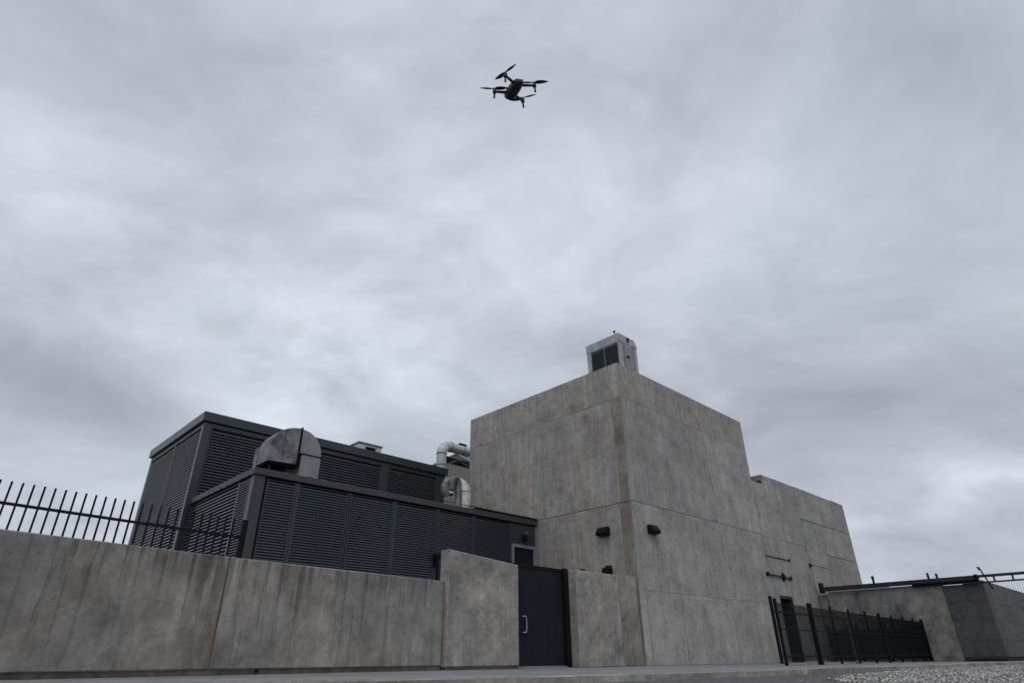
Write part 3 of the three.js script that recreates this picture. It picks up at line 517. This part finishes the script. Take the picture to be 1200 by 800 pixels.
{
  const k = thing('wall_light', 'black box light peeping over the wall beside the gate', 'wall light', [17.07, 2.8, -13.1]);
  part('housing', rbx(16.86, 17.05, 2.66, 2.86, -13.24, -12.95, 0.02), mBlack, k); part('back_plate', bx(17.05, 17.069, 2.66, 2.94, -13.25, -12.95), mRail, k);
  const k2 = thing('conduit_box', 'small dark junction box low on the tower near the gate top', 'junction box', [17.07, 2.9, -14.2]);
  part('housing', rbx(16.95, 17.05, 2.78, 2.93, -14.28, -14.1, 0.015), mRail, k2); part('conduit', bar([17.03, 2.3, -14.2], [17.03, 2.82, -14.2], 0.02), mRail, k2);
  const l = thing('globe_light', 'round grey lamp above the steel door of the lower enclosure', 'wall light', [16.32, 4.2, -16.3]);
  part('globe', (() => { const g = new THREE.SphereGeometry(0.1, 18, 14); g.translate(16.33, 4.27, -16.18); return g; })(), mCap, l); part('bracket', merge([cyl(0.08, 0.12, 16.3, 4.12, -16.2, 14), bx(16.24, 16.36, 4.04, 4.2, -16.34, -16.2)]), mBlack, l);
  const c = thing('enclosure_sensor', 'small black device on the louvres left of the pier top', 'sensor', [12.28, 3.05, -16.3]);
  part('housing', rbx(12.18, 12.36, 3.02, 3.2, -16.28, -16.12, 0.02), mBlack, c); part('arm', merge([bx(12.24, 12.29, 2.85, 3.02, -16.32, -16.18), bx(12.2, 12.34, 2.82, 2.87, -16.31, -16.16)]), mBlack, c);
  const q = thing('steel_post', 'dark steel post standing just behind the left edge of the pier', 'post', [9.42, 0, -12.5]);
  part('shaft', rbx(9.48, 9.53, 1.5, 2.44, -12.55, -12.50, 0.008), mFence, q); part('cap', rbx(9.47, 9.54, 2.441, 2.46, -12.57, -12.48, 0.006), mFence, q);
  const b = thing('wall_bar', 'thick dark bar bolted level across the wall above the recessed door', 'wall bar', [27.5, 3.27, -12]);
  part('tube', bar([26.35, 3.28, -11.94], [28.6, 3.25, -11.94], 0.035, 12), mRail, b); part('end_plate', bx(26.30, 26.42, 3.2, 3.36, -12, -11.9), mBlack, b); part('clamp', merge([bx(27.74, 27.92, 3.18, 3.36, -12, -11.88), bx(27.81, 27.86, 3.08, 3.46, -11.99, -11.93)]), mBlack, b); part('end_plate', bx(28.52, 28.6, 3.18, 3.33, -12, -11.9), mBlack, b);
  const a = thing('wall_bar', 'thin dark bar fixed to the wall, upper of the two over the door', 'wall bar', [27.7, 4.04, -12]);
  part('tube', bar([26.55, 4.04, -11.975], [28.85, 4.04, -11.975], 0.018, 10), mRail, a); part('end_plate', bx(28.78, 28.90, 3.99, 4.09, -12, -11.94), mRail, a);
  const j = thing('anchor_bolt', 'small dark bolt on the right wing above the fenced corner', 'bolt', [31.1, 4.0, -12]);
  part('plate', bx(31.0, 31.2, 3.93, 4.12, -12, -11.97), mRail, j); part('head', (() => { const g = new THREE.CylinderGeometry(0.05, 0.05, 0.08, 8); g.rotateX(Math.PI / 2); g.translate(31.1, 4.02, -11.93); return g; })(), mBlack, j);
}
// ---------------------------------------------------------------- right: low wall, dark wall, slide-gate track, fences
{
  const X = 31.2, w = thing('side_wall', 'low grey concrete wall standing out from the building behind the black fence', 'wall', [X, 0, -9.5]);
  const R = rng(17);
  const pan = (z0, z1, y0, y1, m, dx = 0) => part('wall_panel', metreUV(rbx(X + dx, X + 0.3, y0, y1, z0 + 0.006, z1 - 0.006, 0.012), 5, R(), R()), m, w);
  pan(-11.98, -11.6, 0, 2.72, cDarkWall, 0.05); pan(-11.58, -10.34, 0, 2.74, cDarkWall); pan(-10.34, -6.95, 0, 2.77, cDarkWall);
  part('pilaster', metreUV(rbx(X - 0.06, X + 0.01, 0, 1.58, -8.12, -7.72, 0.01), 5, R(), R()), cDarkWall, w);
  part('coping', metreUV(rbx(X - 0.03, X + 0.32, 2.775, 2.83, -11.5, -6.95, 0.008), 5), mPost, w);

  const d = thing('masonry_wall', 'dark painted block wall turning the corner at far right', 'wall', [X + 0.02, 0, -5.7]);
  const Zc = -5.55, rows = [0.06, 0.75, 1.40, 2.08, 2.74], mDark = paint([0.088, 0.089, 0.094], 401, 0.8, 0.7), mDark2 = paint([0.106, 0.106, 0.109], 402, 0.8, 0.7);
  part('core', merge([bx(X + 0.06, X + 0.3, 0, 2.72, -6.94, Zc - 0.04), bx(X + 0.3, 60, 0, 2.84, Zc - 0.3, Zc - 0.04)]), mSealant, d);
  for (let r = 0; r < 4; r++) {
    const cut = r % 2 ? [-6.94, -6.2, Zc] : [-6.94, -6.55, -6.0, Zc];
    for (let i = 0; i < cut.length - 1; i++) part('block', rbx(X + 0.02, X + 0.07, rows[r] + 0.002, rows[r + 1] - 0.002, cut[i] + 0.002, cut[i + 1] - 0.002, 0.003), R() < 0.35 || (r === 1 && i === 1) ? mDark2 : mDark, d);
    for (let x = X + 0.075, i = 0; x < 58; i++) { const l = 2.2 + (r % 2 && !i ? 1.1 : 0), y1 = r === 3 ? 2.86 : rows[r + 1]; part('block', rbx(x + 0.002, x + l - 0.002, rows[r] + 0.002, y1 - 0.002, Zc - 0.05, Zc, 0.003), R() < 0.35 ? mDark : mDark2, d); x += l; }
  }
  const t = thing('gate_track', 'thick dark steel beam lying along the top of the low wall', 'beam', [X, 2.84, -8.8]);
  part('beam', merge([rbx(X - 0.16, X + 0.1, 2.86, 3.03, -11.65, -5.72, 0.015)]), mRail, t);
  part('drip_strip', bx(X - 0.1, X - 0.04, 2.80, 2.855, -11.5, -8.9), mWhite, t);
  part('end_plate', bx(X - 0.2, X + 0.12, 2.78, 3.22, -11.78, -11.66), mBlack, t);
  part('end_cap', rbx(X - 0.19, X + 0.13, 2.82, 3.06, -5.72, -5.62, 0.01), mBlack, t);
  part('under_rail', bx(X - 0.1, X + 0.06, 2.76, 2.85, -8.0, -5.7), mBlack, t);
  for (const [z, lean, h] of [[-9.46, 0, 0.26], [-7.33, 0, 0.24], [-7.02, 0.02, 0.19]]) { const s = part('bracket', rbx(X - 0.05, X + 0.03, 3.02, 3.03 + h, z - 0.04, z + 0.04, 0.01), mRail, t); if (z < -9) part('insulator', cyl(0.06, 0.12, X - 0.01, 3.27, z, 10), mBlack, s); }

  const g = thing('slide_gate', 'steel barred gate with double top rail crossing the frame edge at right', 'gate', [X - 0.25, 0, -4]);
  const XG = X - 0.1;
  part('top_rail', rbx(XG - 0.04, XG + 0.04, 2.93, 3.03, -5.62, -1.0, 0.008), mRail, g); part('top_rail', rbx(XG - 0.03, XG + 0.03, 2.72, 2.78, -6.2, -1.0, 0.008), mRail, g);
  part('bottom_rail', rbx(XG - 0.03, XG + 0.03, 0.08, 0.16, -6.9, -1.0, 0.008), mRail, g);
  for (const z of [-5.1, -4.5, -3.9, -3.3]) part('spacer', bx(XG - 0.02, XG + 0.02, 2.78, 2.93, z - 0.03, z + 0.03), mRail, g);
  const bb = new THREE.BoxGeometry(0.008, 2.6, 0.008);
  for (let z = -6.85; z < -1.0; z += 0.075) { const m = mesh('bar', bb, mRail, g); m.position.set(0.15, 1.44, z + 4); m.rotation.x = ((z * 97) % 1) * 0.012; }
  const p = thing('gate_post', 'leaning steel post with frayed top behind the far right gate rails', 'post', [X + 0.2, 0, -5.3]);
  part('shaft', bar([X + 0.1, 2.5, -5.28], [X + 0.02, 3.34, -5.50], 0.028, 8), mRail, p); part('clip', bar([X - 0.02, 3.2, -5.50], [X - 0.02, 3.36, -5.56], 0.018, 6), mRail, p);
}
{ // black fence in front of the recessed door
  const f = thing('yard_fence', 'black barred steel fence with tall posts in front of the recessed door', 'fence', [24, 0, -8]);
  const Z = -8, topY = x => 1.54 - 0.0095 * (x - 18);
  const posts = [[20.0, 0.06], [21.55, 0.028], [23.05, 0.03], [24.57, 0.03], [25.92, 0.045], [27.27, 0.03], [28.54, 0.034], [29.79, 0.03], [30.92, 0.045]];
  for (const [x, r] of posts) part('fence_post', rbx(x - r, x + r, 0, topY(x) + 0.10, Z - r, Z + r, 0.006), mFence, f);
  part('gate_stile', rbx(17.46, 17.52, 0.05, 1.69, Z - 0.04, Z + 0.04, 0.006), mFence, f);
  part('gate_stile', rbx(17.70, 17.79, 0.0, 1.64, Z - 0.035, Z + 0.035, 0.006), mFence, f);
  part('head_piece', bx(17.53, 17.80, 1.655, 1.685, Z - 0.03, Z + 0.03), mLightFrame, f);
  for (const [y, h] of [[1.30, 0.045], [0.88, 0.03], [0.22, 0.04]]) part('rail', bx(17.545, 30.95, y - h / 2, y + h / 2, Z - 0.02, Z + 0.02), mFence, f);
  const pk = new THREE.BoxGeometry(0.0135, 1, 0.0135);
  for (let x = 17.9; x < 30.9; x += 0.064) { const m = mesh('picket', pk, mFence, f), y1 = topY(x), y0 = 0.1; m.scale.y = y1 - y0; m.position.set(x - 24, (y0 + y1) / 2, 0); }
  part('pale_post', rbx(23.12, 23.20, 0, 1.66, -8.16, -8.08, 0.006), mPost, f); part('pale_post', rbx(20.14, 20.2, 0, 1.2, -8.16, -8.1, 0.006), mPost, f);
  const s = thing('yard_screen', 'dark slatted screen inside the fence against the low concrete wall', 'screen', [30.4, 0, -9.6]);
  part('panel', bx(30.52, 30.56, 0.08, 1.22, -11.6, -8.15), mFrame, s);
  for (let z = -11.55; z < -8.15; z += 0.17) part('slat', bx(30.47, 30.52, 0.08, 1.22, z, z + 0.12), mRail, s);
  for (const z of [-11.6, -10.4, -9.3, -8.14]) part('post', rbx(30.49, 30.59, 0, 1.42, z - 0.04, z + 0.04, 0.006), mFence, s);
}
// ---------------------------------------------------------------- the drone
{
  const d = thing('drone', 'black quadcopter drone hovering high above the concrete building', 'drone', [2.53401334, 4.5825121, -2.56428883]);
  d.quaternion.setFromRotationMatrix(new THREE.Matrix4().makeBasis(new THREE.Vector3(0.95042915, 0.10857791, 0.29136794), new THREE.Vector3(-0.1420607, 0.98516489, 0.09627515), new THREE.Vector3(-0.2765921, -0.13289464, 0.95175408)));
  const mShell = paint([0.020, 0.022, 0.026], 501, 0.45, 0.3), mUnder = paint([0.012, 0.013, 0.015], 502, 0.5, 0.6), mProp = new THREE.MeshStandardMaterial({ color: new THREE.Color().setRGB(0.012, 0.012, 0.014), roughness: 0.5 });
  // body lofted from rounded sections, nose toward +z
  const sec = [[-0.125, 0.018, 0.012, 0.004], [-0.118, 0.036, 0.026, 0.002], [-0.07, 0.045, 0.036, 0], [0, 0.046, 0.038, 0], [0.05, 0.042, 0.035, 0], [0.085, 0.034, 0.030, -0.002], [0.105, 0.020, 0.020, -0.004], [0.110, 0.006, 0.006, -0.005]];
  const n = 20, pos = [], idx = [];
  for (const [z, w, h, y] of sec) for (let i = 0; i < n; i++) { const a = i / n * 2 * Math.PI, c = Math.cos(a), s = Math.sin(a), e = 0.62; pos.push(1.1 * w * Math.sign(c) * Math.abs(c) ** e, y + h * Math.sign(s) * Math.abs(s) ** e, z); }
  for (let j = 0; j < sec.length - 1; j++) for (let i = 0; i < n; i++) { const a = j * n + i, b = j * n + (i + 1) % n, c = a + n, e = b + n; idx.push(a, b, c, b, e, c); }
  for (const [o, fl] of [[0, 1], [(sec.length - 1) * n, 0]]) for (let i = 1; i < n - 1; i++) fl ? idx.push(o, o + i + 1, o + i) : idx.push(o, o + i, o + i + 1);
  const g = new THREE.BufferGeometry(); g.setAttribute('position', new THREE.Float32BufferAttribute(pos, 3)); g.setAttribute('uv', new THREE.Float32BufferAttribute(new Float32Array(pos.length / 3 * 2), 2)); g.setIndex(idx); g.computeVertexNormals();
  const body = mesh('body', g, mShell, d);
  const bxl = (x0, x1, y0, y1, z0, z1, r = 0.003) => rbx(x0, x1, y0, y1, z0, z1, r);
  mesh('belly_plate', bxl(-0.032, 0.032, -0.043, -0.036, -0.105, 0.04), mUnder, d);
  for (let i = 0; i < 5; i++) mesh('vent_rib', bxl(-0.024, 0.024, -0.046, -0.043, -0.095 + i * 0.014, -0.089 + i * 0.014, 0.001), mRail, body);
  for (const s of [-1, 1]) mesh('sensor', (() => { const q = new THREE.SphereGeometry(0.007, 10, 8); q.translate(s * 0.017, -0.042, 0.01); return q; })(), mRail, body);
  mesh('belly_lamp', bxl(-0.008, 0.008, -0.046, -0.042, 0.022, 0.03, 0.001), mLightFrame, body);
  const cam = mesh('camera_gimbal', (() => { const q = new THREE.SphereGeometry(0.024, 18, 14); q.translate(0, -0.026, 0.108); return q; })(), mUnder, d);
  mesh('lens', (() => { const q = new THREE.CylinderGeometry(0.012, 0.013, 0.012, 16); q.rotateX(Math.PI / 2); q.translate(0, -0.026, 0.134); return q; })(), new THREE.MeshPhysicalMaterial({ color: 0x050608, roughness: 0.08, clearcoat: 1 }), cam);
  mesh('gimbal_arm', bxl(-0.031, -0.024, -0.034, 0.0, 0.08, 0.118), mShell, d);
  const spots = [[-0.14, 0.105, 0.088, 0.224], [0.14, 0.105, 0.215, 0.098], [-0.14, -0.105, 0.22, 0.089], [0.14, -0.105, 0.148, 0.128]];
  for (const [x, z, dx, dz] of spots) {
    const inner = [Math.sign(x) * 0.036, 0.004, z > 0 ? 0.055 : -0.075];
    const A = new THREE.Vector3(...inner), B = new THREE.Vector3(x, -0.002, z), q = new THREE.CylinderGeometry(0.0095, 0.0135, A.distanceTo(B), 12); q.scale(1, 1, 1.1);
    q.applyQuaternion(new THREE.Quaternion().setFromUnitVectors(new THREE.Vector3(0, 1, 0), B.clone().sub(A).normalize())); q.translate((A.x + B.x) / 2, (A.y + B.y) / 2, (A.z + B.z) / 2);
    const arm = mesh('arm', q, mShell, d);
    const mo = mesh('motor', merge([cyl(0.0165, 0.030, x, 0.0, z, 16), cyl(0.013, 0.012, x, 0.02, z, 16, 0.009)]), mUnder, d);
    mesh('landing_leg', merge([bar([x, -0.01, z], [x * 1.03, -0.062, z * 1.02], 0.0085, 8), (() => { const s = new THREE.SphereGeometry(0.0095, 10, 8); s.translate(x * 1.03, -0.064, z * 1.02); return s; })()]), mUnder, arm);
    // two-bladed propeller at rest
    const hand = (x < 0) === (z > 0) ? 1 : -1, ang = Math.atan2(dz, dx), P = mesh('propeller', (() => { const h = cyl(0.010, 0.008, x, 0.029, z, 12); return h; })(), mProp, d);
    for (const s of [0, Math.PI]) {
      const bp = []; const bi = []; const K = 9;
      for (let i = 0; i <= K; i++) { const t = i / K, r = 0.008 + 0.112 * t, w = 0.005 + 0.0125 * Math.sin(Math.PI * Math.min(1, 0.12 + t * 0.88)) * (1 - 0.35 * t) * 1.35, tw = 0.42 * (1 - 0.7 * t), sw = -0.004 * t; for (const [c, th] of [[w * 0.75 + sw, 0.0009], [-w + sw, 0.0009], [w * 0.75 + sw, -0.0009], [-w + sw, -0.0009]]) bp.push(r, 0.031 + hand * c * Math.sin(tw) + th + 0.006 * t * t, -c * Math.cos(tw)); }
      for (let i = 0; i < K; i++) { const a = i * 4, b = a + 4; bi.push(a, a + 1, b, a + 1, b + 1, b, a + 2, b + 2, a + 3, a + 3, b + 2, b + 3, a, b, a + 2, b, b + 2, a + 2, a + 1, a + 3, b + 1, a + 3, b + 3, b + 1); }
      const e = K * 4; bi.push(e, e + 1, e + 2, e + 1, e + 3, e + 2);
      const bg = new THREE.BufferGeometry(); bg.setAttribute('position', new THREE.Float32BufferAttribute(bp, 3)); bg.setIndex(bi); bg.computeVertexNormals(); bg.rotateY(-ang + s); bg.translate(x, 0, z);
      mesh('blade', bg, mProp, P);
    }
  }
}
renderer.render(scene, camera);
